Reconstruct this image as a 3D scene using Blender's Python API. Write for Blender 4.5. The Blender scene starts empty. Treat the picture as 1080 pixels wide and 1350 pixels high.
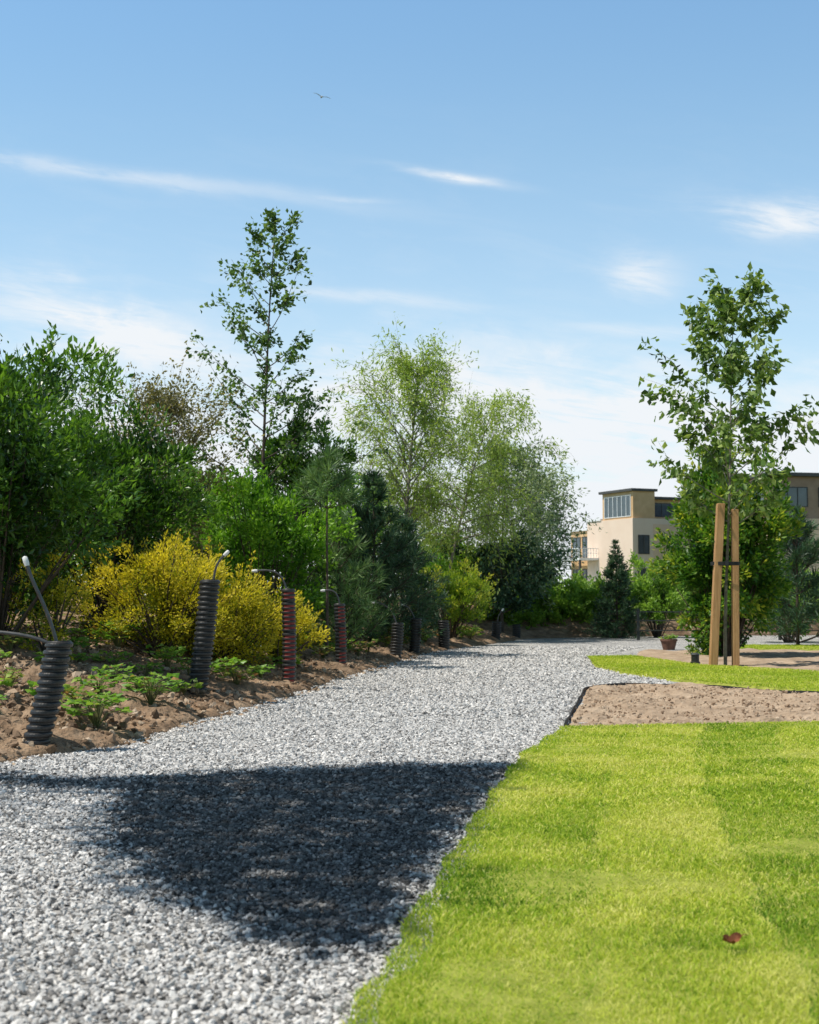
import bpy, math, random
import numpy as np
from mathutils import Vector, Matrix, noise
from math import comb
rng=np.random.default_rng(11); random.seed(5)
scene=bpy.context.scene; COL=scene.collection
def U(a,b,n=None): return rng.uniform(a,b,n)
def unit(a): return a/(np.linalg.norm(a,axis=-1,keepdims=True)+1e-9)

# ------------------------------------------------------------ object helpers
def link(name,data,parent=None,**kw):
    o=bpy.data.objects.new(name,data); COL.objects.link(o)
    if parent is not None: o.parent=parent
    for k,v in kw.items(): o[k]=v
    return o
def empty(name,loc,label,cat,group=None,rotz=0):
    o=link(name,None,label=label,category=cat); o.location=loc; o.rotation_euler[2]=rotz
    o.empty_display_size=.2
    if group: o["group"]=group
    return o
def mk(name,V,F,mats,tint=None,smooth=False,mi=None):
    me=bpy.data.meshes.new(name); V=np.asarray(V,dtype=np.float32)
    if not isinstance(F,(list,tuple)): F=[F]
    F=[np.asarray(f,dtype=np.int32) for f in F if len(f)]
    me.vertices.add(len(V)); me.vertices.foreach_set('co',V.ravel())
    tot=sum(f.size for f in F); me.loops.add(tot)
    me.loops.foreach_set('vertex_index',np.concatenate([f.ravel() for f in F]))
    np_=sum(len(f) for f in F); me.polygons.add(np_)
    ls=[];s=0
    for f in F:
        k=f.shape[1]; ls.append(s+np.arange(len(f))*k); s+=f.size
    me.polygons.foreach_set('loop_start',np.concatenate(ls).astype(np.int32))
    me.polygons.foreach_set('use_smooth',np.full(np_,smooth,dtype=bool))
    for m in (mats if isinstance(mats,(list,tuple)) else [mats]): me.materials.append(m)
    if mi is not None: me.polygons.foreach_set('material_index',np.asarray(mi,dtype=np.int32))
    me.update(calc_edges=True)
    if tint is not None:
        a=me.attributes.new('tint','FLOAT','POINT'); a.data.foreach_set('value',np.asarray(tint,dtype=np.float32))
    return me

# ------------------------------------------------------------ materials
def newmat(name):
    m=bpy.data.materials.new(name); m.use_nodes=True; nt=m.node_tree
    return m,nt,nt.nodes,nt.links,nt.nodes['Principled BSDF']
def ramp(N,stops,interp='LINEAR'):
    r=N.new('ShaderNodeValToRGB'); r.color_ramp.interpolation=interp
    e=r.color_ramp.elements
    while len(e)<len(stops): e.new(.5)
    for i,(p,c) in enumerate(stops):
        e[i].position=p; e[i].color=(*c,1)
    return r
def m_noise(name,stops,scale=5,rough=.8,bump=0,bscale=None,detail=6,spec=.3,metal=0,dist=.02,stretch=None):
    m,nt,N,L,b=newmat(name)
    tc=N.new('ShaderNodeTexCoord'); co=tc.outputs['Object']
    if stretch:
        mp=N.new('ShaderNodeMapping'); mp.inputs['Scale'].default_value=stretch; L.new(co,mp.inputs[0]); co=mp.outputs[0]
    n=N.new('ShaderNodeTexNoise'); n.inputs['Scale'].default_value=scale; n.inputs['Detail'].default_value=detail
    n.inputs['Roughness'].default_value=.65
    L.new(co,n.inputs['Vector']); r=ramp(N,stops); L.new(n.outputs[0],r.inputs[0]); L.new(r.outputs[0],b.inputs['Base Color'])
    b.inputs['Roughness'].default_value=rough; b.inputs['Specular IOR Level'].default_value=spec; b.inputs['Metallic'].default_value=metal
    if bump:
        n2=N.new('ShaderNodeTexNoise'); n2.inputs['Scale'].default_value=bscale or scale*3; n2.inputs['Detail'].default_value=8
        L.new(co,n2.inputs['Vector'])
        bp=N.new('ShaderNodeBump'); bp.inputs['Strength'].default_value=bump; bp.inputs['Distance'].default_value=dist
        L.new(n2.outputs[0],bp.inputs['Height']); L.new(bp.outputs[0],b.inputs['Normal'])
    return m
def m_leaf(name,stops,trans=.4,rough=.45,spec=.4,tcol=1.5):
    m,nt,N,L,b=newmat(name)
    a=N.new('ShaderNodeAttribute'); a.attribute_name='tint'
    r=ramp(N,stops); L.new(a.outputs['Fac'],r.inputs[0]); L.new(r.outputs[0],b.inputs['Base Color'])
    b.inputs['Roughness'].default_value=rough; b.inputs['Specular IOR Level'].default_value=spec
    t=N.new('ShaderNodeBsdfTranslucent')
    mx=N.new('ShaderNodeMixRGB'); mx.blend_type='MULTIPLY'; mx.inputs[0].default_value=1
    mx.inputs[2].default_value=(tcol*1.0,tcol*1.05,tcol*.5,1); L.new(r.outputs[0],mx.inputs[1]); L.new(mx.outputs[0],t.inputs[0])
    s=N.new('ShaderNodeMixShader'); s.inputs[0].default_value=trans
    L.new(b.outputs[0],s.inputs[1]); L.new(t.outputs[0],s.inputs[2]); L.new(s.outputs[0],N['Material Output'].inputs[0])
    return m
def m_tint(name,stops,rough=.8,spec=.3):
    m,nt,N,L,b=newmat(name)
    a=N.new('ShaderNodeAttribute'); a.attribute_name='tint'
    r=ramp(N,stops); L.new(a.outputs['Fac'],r.inputs[0])
    n=N.new('ShaderNodeTexNoise'); n.inputs['Scale'].default_value=160; tc=N.new('ShaderNodeTexCoord'); L.new(tc.outputs['Object'],n.inputs['Vector'])
    r2=ramp(N,[(.3,(.8,.8,.8)),(.7,(1.12,1.12,1.12))]); L.new(n.outputs[0],r2.inputs[0])
    mx=N.new('ShaderNodeMixRGB'); mx.blend_type='MULTIPLY'; mx.inputs[0].default_value=1
    L.new(r.outputs[0],mx.inputs[1]); L.new(r2.outputs[0],mx.inputs[2]); L.new(mx.outputs[0],b.inputs['Base Color'])
    b.inputs['Roughness'].default_value=rough; b.inputs['Specular IOR Level'].default_value=spec
    return m

M_bark=m_noise('bark_brown',[(.3,(.035,.025,.018)),(.7,(.13,.10,.075))],12,.9,.5)
M_barkpale=m_noise('bark_pale',[(.3,(.09,.08,.06)),(.7,(.3,.27,.22))],14,.85,.4)
M_timber=m_noise('stake_timber',[(.25,(.30,.15,.06)),(.5,(.47,.26,.115)),(.75,(.57,.34,.16))],5,.75,.4,40,stretch=(9,9,.5))
M_black=m_noise('black_plastic',[(.3,(.011,.011,.011)),(.7,(.028,.027,.026))],20,.42,.1,60,spec=.5)
M_red=m_noise('red_plastic',[(.3,(.20,.028,.025)),(.7,(.34,.06,.05))],20,.5)
M_cable=m_noise('grey_cable',[(.3,(.04,.04,.04)),(.7,(.10,.10,.10))],20,.4,spec=.6)
M_tip=m_noise('white_cap',[(.3,(.6,.6,.58)),(.7,(.8,.8,.78))],20,.4)
M_rubber=m_noise('rubber_tie',[(.3,(.015,.015,.015)),(.7,(.03,.03,.03))],20,.7)
M_soil=m_noise('pale_soil',[(.25,(.25,.178,.122)),(.5,(.41,.305,.215)),(.75,(.53,.415,.305))],5,.95,.7,60,spec=.1)
M_bank=m_noise('bank_soil',[(.25,(.10,.064,.040)),(.5,(.26,.175,.112)),(.78,(.45,.33,.225))],4,.95,.9,45,spec=.1)
M_ground=m_noise('rough_ground',[(.3,(.05,.075,.02)),(.7,(.12,.15,.05))],.6,.95,.3)
M_turf=m_noise('turf_base',[(.3,(.19,.23,.035)),(.7,(.40,.42,.09))],9,.95,.4,120,spec=.1)
M_stone=m_tint('crushed_stone',[(0,(.030,.029,.028)),(.18,(.075,.072,.069)),(.36,(.19,.182,.175)),(.5,(.38,.368,.355)),(.75,(.60,.582,.56)),(1,(.80,.775,.745))],.8,.25)
M_clod=m_tint('soil_clod',[(0,(.12,.08,.05)),(.6,(.31,.215,.145)),(1,(.52,.41,.30))],.95,.1)
M_grass=m_leaf('grass_blade',[(0,(.08,.18,.016)),(.35,(.25,.39,.030)),(.75,(.57,.62,.085)),(1,(.76,.70,.28))],.38,.6,.15,1.15)
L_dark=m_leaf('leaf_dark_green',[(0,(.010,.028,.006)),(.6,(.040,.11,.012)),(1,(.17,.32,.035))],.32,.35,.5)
L_green=m_leaf('leaf_fresh_green',[(0,(.022,.065,.008)),(.5,(.09,.225,.02)),(1,(.24,.43,.04))],.42)
L_olive=m_leaf('leaf_olive_brown',[(0,(.07,.07,.03)),(.5,(.19,.18,.075)),(1,(.36,.30,.15))],.35)
L_slender=m_leaf('leaf_poplar',[(0,(.03,.065,.018)),(.5,(.085,.165,.042)),(1,(.24,.33,.12))],.38)
L_young=m_leaf('leaf_young_tree',[(0,(.03,.06,.014)),(.5,(.12,.21,.038)),(1,(.38,.46,.16))],.35)
L_willow=m_leaf('leaf_willow',[(0,(.16,.22,.045)),(.5,(.31,.41,.09)),(1,(.47,.55,.19))],.45)
L_birch=m_leaf('leaf_grey_green',[(0,(.09,.14,.075)),(.5,(.24,.31,.19)),(1,(.43,.50,.37))],.38)
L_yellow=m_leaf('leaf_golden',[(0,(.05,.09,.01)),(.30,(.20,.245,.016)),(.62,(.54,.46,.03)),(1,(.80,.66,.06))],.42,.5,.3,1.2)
L_pine=m_leaf('needle_dark',[(0,(.012,.032,.016)),(.6,(.042,.10,.048)),(1,(.13,.22,.11))],.18)
L_pinel=m_leaf('needle_mid',[(0,(.035,.08,.022)),(.6,(.11,.21,.065)),(1,(.24,.35,.14))],.22)
L_hedge=m_leaf('leaf_hedge',[(0,(.04,.095,.012)),(.5,(.15,.28,.034)),(1,(.31,.46,.09))],.42)
L_lime=m_leaf('leaf_lime',[(0,(.04,.09,.01)),(.5,(.15,.25,.022)),(.8,(.32,.39,.04)),(1,(.55,.50,.06))],.42)
L_laurel=m_leaf('leaf_laurel',[(0,(.018,.06,.01)),(.5,(.055,.155,.018)),(.85,(.17,.29,.03)),(1,(.40,.43,.05))],.4)
L_cover=m_leaf('leaf_cover',[(0,(.06,.17,.018)),(.6,(.20,.37,.05)),(.9,(.36,.43,.12)),(1,(.36,.20,.08))],.35)
L_coverred=m_leaf('leaf_cover_red',[(0,(.06,.14,.02)),(.5,(.24,.30,.06)),(.75,(.34,.16,.08)),(1,(.42,.20,.13))],.35)

M_gravel,nt,N,L,b=newmat('gravel_bed')
tc=N.new('ShaderNodeTexCoord')
v=N.new('ShaderNodeTexVoronoi'); v.inputs['Scale'].default_value=48; L.new(tc.outputs['Object'],v.inputs['Vector'])
sx=N.new('ShaderNodeSeparateColor'); L.new(v.outputs['Color'],sx.inputs[0])
r=ramp(N,[(0,(.10,.097,.094)),(.4,(.34,.33,.318)),(1,(.64,.62,.597))]); L.new(sx.outputs[0],r.inputs[0])
n=N.new('ShaderNodeTexNoise'); n.inputs['Scale'].default_value=1.3; n.inputs['Detail'].default_value=5; L.new(tc.outputs['Object'],n.inputs['Vector'])
r2=ramp(N,[(.3,(.80,.80,.81)),(.7,(1.1,1.1,1.08))]); L.new(n.outputs[0],r2.inputs[0])
mx=N.new('ShaderNodeMixRGB'); mx.blend_type='MULTIPLY'; mx.inputs[0].default_value=1
L.new(r.outputs[0],mx.inputs[1]); L.new(r2.outputs[0],mx.inputs[2]); L.new(mx.outputs[0],b.inputs['Base Color'])
bp=N.new('ShaderNodeBump'); bp.inputs['Strength'].default_value=.7; bp.inputs['Distance'].default_value=.012; bp.invert=True
L.new(v.outputs['Distance'],bp.inputs['Height']); L.new(bp.outputs[0],b.inputs['Normal']); b.inputs['Roughness'].default_value=.85

# ------------------------------------------------------------ terrain functions
EY=[-3,0,3,5,6.54,7.2,8.5,9.7,11.25,13.4,15.6,19.5,23.4,27,28.5,29.5,31,60]
EX=[-3.8,-3.3,-2.7,-2.25,-1.88,-1.5,-1.32,-1.14,-.9,-.64,-.33,.21,1.25,2.16,4,7,16,20]
def edgeL(y):
    return np.interp(y,EY,EX)+.03*np.sin(np.asarray(y)*7.1)+.02*np.sin(np.asarray(y)*17.3+1)
LY=[-3,0,2.5,3.43,5.02,6.7,8.17]; LX=[-1.0,-.5,-.09,.037,.268,.536,.89]
def edgeR(y): return np.interp(y,LY,LX)+.010*np.sin(np.asarray(y)*9)+.006*np.sin(np.asarray(y)*23)
def bankz(d):
    d=np.asarray(d,dtype=float); dp=np.maximum(d,0)
    return .03*np.minimum(1,dp/.06)+.20*np.minimum(dp,2)+.07*np.clip(dp-2,0,5)-.02*(d<=0)
def gz(x,y):
    d=float(edgeL(y))-x
    return float(bankz(d)) if d>0 else 0.0
def nz(V,scale,amp,seed=0):
    return np.array([noise.fractal(Vector((p[0]*scale+seed,p[1]*scale,p[2]*scale+seed)),1.0,2.0,4) for p in V])*amp
def grid_faces(nu,nv):
    i=np.arange(nu-1)[:,None]*nv+np.arange(nv-1)[None,:]; i=i.ravel()
    return np.stack([i,i+nv,i+nv+1,i+1],1)
def resample(P,n):
    P=np.array(P,float); s=np.r_[0,np.cumsum(np.linalg.norm(np.diff(P,axis=0),axis=1))]
    t=np.linspace(0,s[-1],n); return np.stack([np.interp(t,s,P[:,k]) for k in range(2)],1)
def loft(A,B,nu,nv,z,amp,scale,skirt=0):
    A=resample(A,nu);B=resample(B,nu); t=np.linspace(0,1,nv)
    X=A[:,None,:]*(1-t)[None,:,None]+B[:,None,:]*t[None,:,None]
    V=np.zeros((nu,nv,3)); V[:,:,:2]=X; V=V.reshape(-1,3)
    V[:,2]=z+(nz(V,scale,amp) if amp else 0)
    if skirt:
        Z=V[:,2].reshape(nu,nv); Z[:,0]-=skirt; Z[:,-1]-=skirt; Z[0,:]-=skirt; Z[-1,:]-=skirt; V[:,2]=Z.ravel()
    F=grid_faces(nu,nv)
    e1=V[nv]-V[0]; e2=V[1]-V[0]
    if e1[0]*e2[1]-e1[1]*e2[0]<0: F=F[:,::-1]
    return V,F

g=[-900,-200,-60,-25,0,25,60,200,900]; GX,GY=np.meshgrid(g,g,indexing='ij')
V=np.stack([GX.ravel(),GY.ravel(),np.full(GX.size,-.07)],1)
link('ground',mk('ground',V,grid_faces(9,9),M_ground),kind='structure')
V,F=loft([(-4.5,-3),(-4.5,31)],[(18,-3),(18,31)],60,40,0,0,1)
link('gravel_path',mk('gravel_path',V,F,M_gravel),kind='structure')
ys=np.r_[np.linspace(-3,4,60),np.linspace(4.05,20,420),np.linspace(20.1,34,150),np.linspace(34.5,60,20)]
ds=np.r_[-.04,np.linspace(0,2.6,110),np.linspace(2.65,7,60),np.linspace(7.2,30,24)]
YY,DD=np.meshgrid(ys,ds,indexing='ij'); XX=edgeL(YY)-DD
V=np.stack([XX.ravel(),YY.ravel(),bankz(DD).ravel()],1)
V[:,2]+=(nz(V,2.2,.05)+nz(V,9,.03,3))*np.clip(DD.ravel()/.25,0,1)
F=grid_faces(len(ys),len(ds))
link('soil_bank',mk('soil_bank',V,F,M_bank),kind='structure')
V,F=loft([(.89,8.19),(2.45,8.52),(8,9.7)],[(1.49,11.93),(1.9,12.25),(2.34,12.2),(3.19,11.0),(4.5,10.6),(8,10.3)],200,110,.022,.03,3.5,.02)
V[:,2]+=nz(V,14,.014,5)
link('bare_soil_patch',mk('bare_soil_patch',V,F,M_soil),kind='structure')
def lawn_far(x): return 8.17+.21*(x-.89)
V,F=loft([(float(edgeR(y)),y) for y in np.linspace(-2.5,8.17,60)],[(9,-2.5),(9,9.87)],160,80,.022,.012,2,.03)
link('lawn',mk('lawn',V,F,M_turf),kind='structure')
SL=[(2.04,15.6),(2.12,14.2),(2.38,13.1),(3.19,11.25),(4.5,10.75),(9,10.45)]
SU=[(2.25,18.1),(2.86,18.3),(3.2,15.8),(4.13,14.3),(5.5,13.9),(9,13.5)]
V,F=loft(SL,SU,120,30,.03,.012,2,.03)
link('lawn_strip',mk('lawn_strip',V,F,M_turf),kind='structure')
BL=[(2.9,18.35),(3.26,15.9),(4.18,14.38),(5.5,14.0),(9,13.6)]; BU=[(3.3,20.5),(5,20.7),(6,20.5),(9,20.0),(14,19.4)]
V,F=loft(BL,BU,120,60,.02,.03,2.5,.02)
link('planting_bed_soil',mk('planting_bed_soil',V,F,M_soil),kind='structure')
FL=[(4.6,20.95),(6,20.75),(9,20.3),(14,19.7)]; FU=[(4.8,22.6),(14,22.1)]
V,F=loft(FL,FU,60,20,.025,.01,2,.03)
link('far_lawn',mk('far_lawn',V,F,M_turf),kind='structure')

# ------------------------------------------------------------ rocks
def poly_in(x,y,P):
    P=np.array(P); ins=np.zeros(len(x),bool); j=len(P)-1
    for i in range(len(P)):
        c=((P[i,1]>y)!=(P[j,1]>y))&(x<(P[j,0]-P[i,0])*(y-P[i,1])/(P[j,1]-P[i,1]+1e-12)+P[i,0]); ins^=c; j=i
    return ins
shade_outline=[(-2.8,6.5),(-2.0,6.25),(-1.45,5.95),(-1.1,6.00),(-.79,6.18),(-.3,6.40),(.0,6.46),(.52,6.5),(.40,6.0),(.30,5.5),(.2,4.9),(.08,4.2),(-.02,3.5),(-.08,3.05),(-.28,3.12),(-.42,3.40),(-.66,3.70),(-.76,4.1),(-.94,4.4),(-.97,4.8),(-1.08,5.1),(-1.08,5.55),(-1.5,5.74),(-2.0,5.90),(-2.8,6.05)]
ICO=[];t_=(1+5**.5)/2
for a,b_ in [(-1,t_),(1,t_),(-1,-t_),(1,-t_)]: ICO.append((a,b_,0))
for a,b_ in [(-1,t_),(1,t_),(-1,-t_),(1,-t_)]: ICO.append((0,a,b_))
for a,b_ in [(t_,-1),(t_,1),(-t_,-1),(-t_,1)]: ICO.append((a,0,b_))
ICO=np.array(ICO)/1.9
ICOF=np.array([(0,11,5),(0,5,1),(0,1,7),(0,7,10),(0,10,11),(1,5,9),(5,11,4),(11,10,2),(10,7,6),(7,1,8),(3,9,4),(3,4,2),(3,2,6),(3,6,8),(3,8,9),(4,9,5),(2,4,11),(6,2,10),(8,6,7),(9,8,1)])
CUB=np.array([(x,y,z) for x in(-1,1) for y in(-1,1) for z in(-1,1)])*.75
CUBF=np.array([(0,1,3,2),(4,6,7,5),(0,4,5,1),(2,3,7,6),(0,2,6,4),(1,5,7,3)])
def rocks(P,size,tint,T,TF,flat=.6,jit=.25):
    n=len(P); k=len(T)
    sc=U(.55,1.25,(n,1,3)); sc[:,:,2]*=flat
    v=(T[None]+rng.normal(0,jit,(n,k,3)))*sc*size[:,None,None]*.5
    a=unit(rng.normal(0,1,(n,3))*[.45,.45,0]+[0,0,1]); h=rng.normal(0,1,(n,3)); x=unit(np.cross(a,h)); y=np.cross(a,x)
    R=np.stack([x,y,a],1)
    v=np.einsum('nkj,njm->nkm',v,R)+P[:,None,:]
    F=(TF[None]+(np.arange(n)*k)[:,None,None]).reshape(-1,TF.shape[1])
    return v.reshape(-1,3),F,np.repeat(tint,k)
RY=[-3,0,2.5,3.43,5.02,6.7,8.17,11.9,12.25,13.1,15.6,18.3,22.7]; RX=[-1,-.5,-.09,.037,.268,.536,.89,1.47,2.3,2.36,2.02,2.3,3.8]
def pathpts(y0,y1,dens):
    A=(y1-y0)*8; n=int(A*dens); x=U(-4,4,n); y=U(y0,y1,n)
    ok=(x>edgeL(y)-.05*rng.random(n))&(x<np.interp(y,RY,RX)-.016+.014*rng.random(n))&(x>-.33*y-.4)
    return x[ok],y[ok]
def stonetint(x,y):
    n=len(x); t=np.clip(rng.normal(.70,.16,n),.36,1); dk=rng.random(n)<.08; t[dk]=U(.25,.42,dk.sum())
    m=poly_in(x+rng.normal(0,.05,n),y+rng.normal(0,.09,n),shade_outline); t[m]=np.clip(rng.normal(.29,.12,m.sum()),0,.50)  # stones in this patch get a darker colour, deepening the cast shadow
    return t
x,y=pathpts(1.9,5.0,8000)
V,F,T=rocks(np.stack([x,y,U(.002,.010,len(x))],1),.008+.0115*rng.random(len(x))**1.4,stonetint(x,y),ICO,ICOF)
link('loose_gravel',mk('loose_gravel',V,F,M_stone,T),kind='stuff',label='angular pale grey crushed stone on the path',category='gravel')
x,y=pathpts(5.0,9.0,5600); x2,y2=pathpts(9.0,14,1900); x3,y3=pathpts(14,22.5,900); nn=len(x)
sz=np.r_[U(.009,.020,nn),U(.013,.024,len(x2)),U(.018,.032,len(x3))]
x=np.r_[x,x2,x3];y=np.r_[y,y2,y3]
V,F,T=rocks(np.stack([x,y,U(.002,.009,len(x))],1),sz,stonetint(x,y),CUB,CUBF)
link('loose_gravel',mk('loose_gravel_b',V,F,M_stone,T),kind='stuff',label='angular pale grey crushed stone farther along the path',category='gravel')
n=17000; y=5+15*rng.random(n)**1.5; d=U(-.05,1,n)**1*2.2; x=edgeL(y)-d
z=np.array([gz(a,b_) for a,b_ in zip(x,y)])
V,F,T=rocks(np.stack([x,y,z+.005],1),.006+.055*rng.random(n)**3.5,rng.random(n),ICO,ICOF,.8,.2)
link('soil_clods',mk('soil_clods',V,F,M_clod,T,smooth=False),kind='stuff',label='brown crumbly soil clods and stones on the bank',category='soil')
n=4500; x=U(.9,3.6,n); y=U(8.2,12.3,n); ok=(y>lawn_far(x)+.02)&(x>np.interp(y,[8.17,11.93],[.93,1.5]))&(y<np.interp(x,[1.5,1.9,2.34,3.19,8],[11.9,12.2,12.15,11.0,10.3]))
x=x[ok];y=y[ok];n=len(x)
V,F,T=rocks(np.stack([x,y,np.full(n,.03)],1),.004+.026*rng.random(n)**3,.4+.6*rng.random(n),ICO,ICOF,.8,.2)
link('soil_crumbs',mk('soil_crumbs',V,F,M_clod,T),kind='stuff',label='small pale crumbs and pebbles on bare soil',category='soil')

# ------------------------------------------------------------ grass
def blades(x,y,z,h,w,tint):
    n=len(x); B=np.stack([x,y,z],1); a=U(0,2*np.pi,n); s=np.stack([np.cos(a),np.sin(a),0*a],1)
    b2=U(0,2*np.pi,n); l=U(.3,1.5,n)*h; ln=np.stack([np.cos(b2)*l,np.sin(b2)*l,0*l],1)
    up=np.stack([0*h,0*h,h],1); w=w[:,None]
    v=np.stack([B-s*w,B+s*w,B+up*.6+ln*.35-s*w*.8,B+up*.6+ln*.35+s*w*.8,B+up*.9+ln],1)
    F=(np.array([(0,1,2),(1,3,2),(2,3,4)])[None]+(np.arange(n)*5)[:,None,None]).reshape(-1,3)
    return v.reshape(-1,3),F,np.repeat(tint,5)
def turf_tone(x,y):
    u=x-np.interp(y,LY,LX)+.015*np.sin(y*6)+.01*np.sin(y*15+1); i=np.floor(u/.40).astype(int); yy=y+i*.47+.03*np.sin(x*9); j=np.floor(yy/1.15).astype(int)
    h=np.sin(i*12.9898+j*78.233+2)*43758.5453; h=h-np.floor(h)
    colt=np.array([-.02,.13,-.24,-.06,.10,-.05])[np.clip(i,0,5)]
    seam=((np.abs(u/.40-np.round(u/.40))<.030)&(u>.2))|(np.abs(yy/1.15-np.round(yy/1.15))<.012)
    return colt+(h-.5)*.24,seam
gxm=np.linspace(-1,6,141); gym=np.linspace(1.5,10,171); MG=np.array([[noise.fractal(Vector((a*3.0,b_*2.4,1.7)),1.0,2.0,4) for b_ in gym] for a in gxm])
xs=[];ys2=[]
for y0,y1,dens in [(1.9,3.2,40000),(3.2,5,27000),(5,7,16000),(7,9.6,11000)]:
    n=int((y1-y0)*6*dens); x=U(-.6,5.4,n); y=U(y0,y1,n)
    ok=(x>edgeR(y)-.016)&(y<lawn_far(x)+.01)&(x<.30*y+.4)
    xs.append(x[ok]);ys2.append(y[ok])
x=np.concatenate(xs);y=np.concatenate(ys2)
tt_,seam=turf_tone(x,y); keep=~(seam&(rng.random(len(x))<.5)); x=x[keep];y=y[keep];tt_=tt_[keep]-.16*seam[keep];n=len(x)
pt=MG[np.clip(((x+1)/7*140).round().astype(int),0,140),np.clip(((y-1.5)/8.5*170).round().astype(int),0,170)]*.32
tone=np.clip(.61+tt_+pt+rng.normal(0,.17,n),0,.9); dry=rng.random(n)<.09+.14*(pt>.06); tone[dry]=U(.85,1,dry.sum())
hh=U(.006,.017,n)*np.where(y>5,1.15,1)
V,F,T=blades(x,y,np.full(n,.022),hh,np.where(y<3.2,.0011,np.where(y<5,.0016,.0024))*U(.7,1.3,n),tone)
link('lawn_grass',mk('lawn_grass',V,F,M_grass,T),kind='stuff',label='short bright yellow-green turf grass',category='grass')
n=130000; x=U(1.9,7,n);y=U(10.4,18.4,n); ok=poly_in(x,y,SL+SU[::-1]); x=x[ok];y=y[ok]
n2=30000; x2=U(4.6,10,n2);y2=U(19.8,22.6,n2); ok=poly_in(x2,y2,FL+FU[::-1]); x2=x2[ok];y2=y2[ok]
x=np.r_[x,x2];y=np.r_[y,y2];n=len(x)
V,F,T=blades(x,y,np.full(n,.025),U(.012,.028,n),U(.003,.006,n),np.clip(.58+.12*np.sin(x*3)*np.sin(y*2)+rng.normal(0,.15,n),0,1))
link('strip_grass',mk('strip_grass',V,F,M_grass,T),kind='stuff',label='bright turf grass on the lawn strips beyond the bare soil',category='grass')

# ------------------------------------------------------------ vegetation kit
def tubes(paths,sides=5):
    Vs=[];Fs=[];o=0; an=np.arange(sides)*2*np.pi/sides
    for P,R in paths:
        P=np.asarray(P,float);k=len(P); R=np.broadcast_to(R,(k,))
        T=unit(np.gradient(P,axis=0)); ref=np.array([0.31,.95,.05]) if abs(T[0,2])>.7 else np.array([0,0,1.0])
        X=unit(np.cross(T,ref)); Y=np.cross(T,X)
        v=P[:,None,:]+R[:,None,None]*(X[:,None,:]*np.cos(an)[None,:,None]+Y[:,None,:]*np.sin(an)[None,:,None])
        Vs.append(v.reshape(-1,3)); i=np.arange(k-1)[:,None]*sides; j=np.arange(sides)[None]; j2=(j+1)%sides
        Fs.append(np.stack([i+j,i+j2,i+sides+j2,i+sides+j],-1).reshape(-1,4)+o); o+=k*sides
    return np.concatenate(Vs),np.concatenate(Fs)
def leaves(P,A,size,aspect,tint,flat=.6):
    n=len(P);A=unit(A); S=unit(np.cross(A,rng.normal(0,1,(n,3))*flat+np.array([0,0,1.0]))); Nn=np.cross(A,S)
    Lh=(size*U(.65,1.3,n))[:,None]; W=Lh*aspect
    v=np.stack([P,P+A*Lh*.5+S*W*.5+Nn*W*.18,P+A*Lh,P+A*Lh*.5-S*W*.5+Nn*W*.18],1).reshape(-1,3)
    F=(np.array([(0,1,2),(0,2,3)])[None]+(np.arange(n)*4)[:,None,None]).reshape(-1,3)
    return v,F,np.repeat(tint,4)
def grow(p,d,L,k=6,bend=0.,wob=.12):
    P=[np.array(p,float)]; d=np.array(d,float); d/=np.linalg.norm(d)
    for i in range(k):
        P.append(P[-1]+d*L/k); d=d+np.array([0,0,bend/k])+rng.normal(0,wob,3)/k**.5*.6; d/=np.linalg.norm(d)
    return np.array(P)
def plant(name,label,cat,base,paths,LP,LA,size,aspect,tint,lm,bm,flat=.6,group=None,tn='trunk',sides=5):
    e=empty(name,base,label,cat,group)
    V,F=tubes(paths,sides); link(tn,mk(tn,V,F,bm,smooth=True),e)
    V,F,T=leaves(LP,LA,size,aspect,tint,flat); link('crown',mk('crown',V,F,lm,T),e)
    return e
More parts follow.
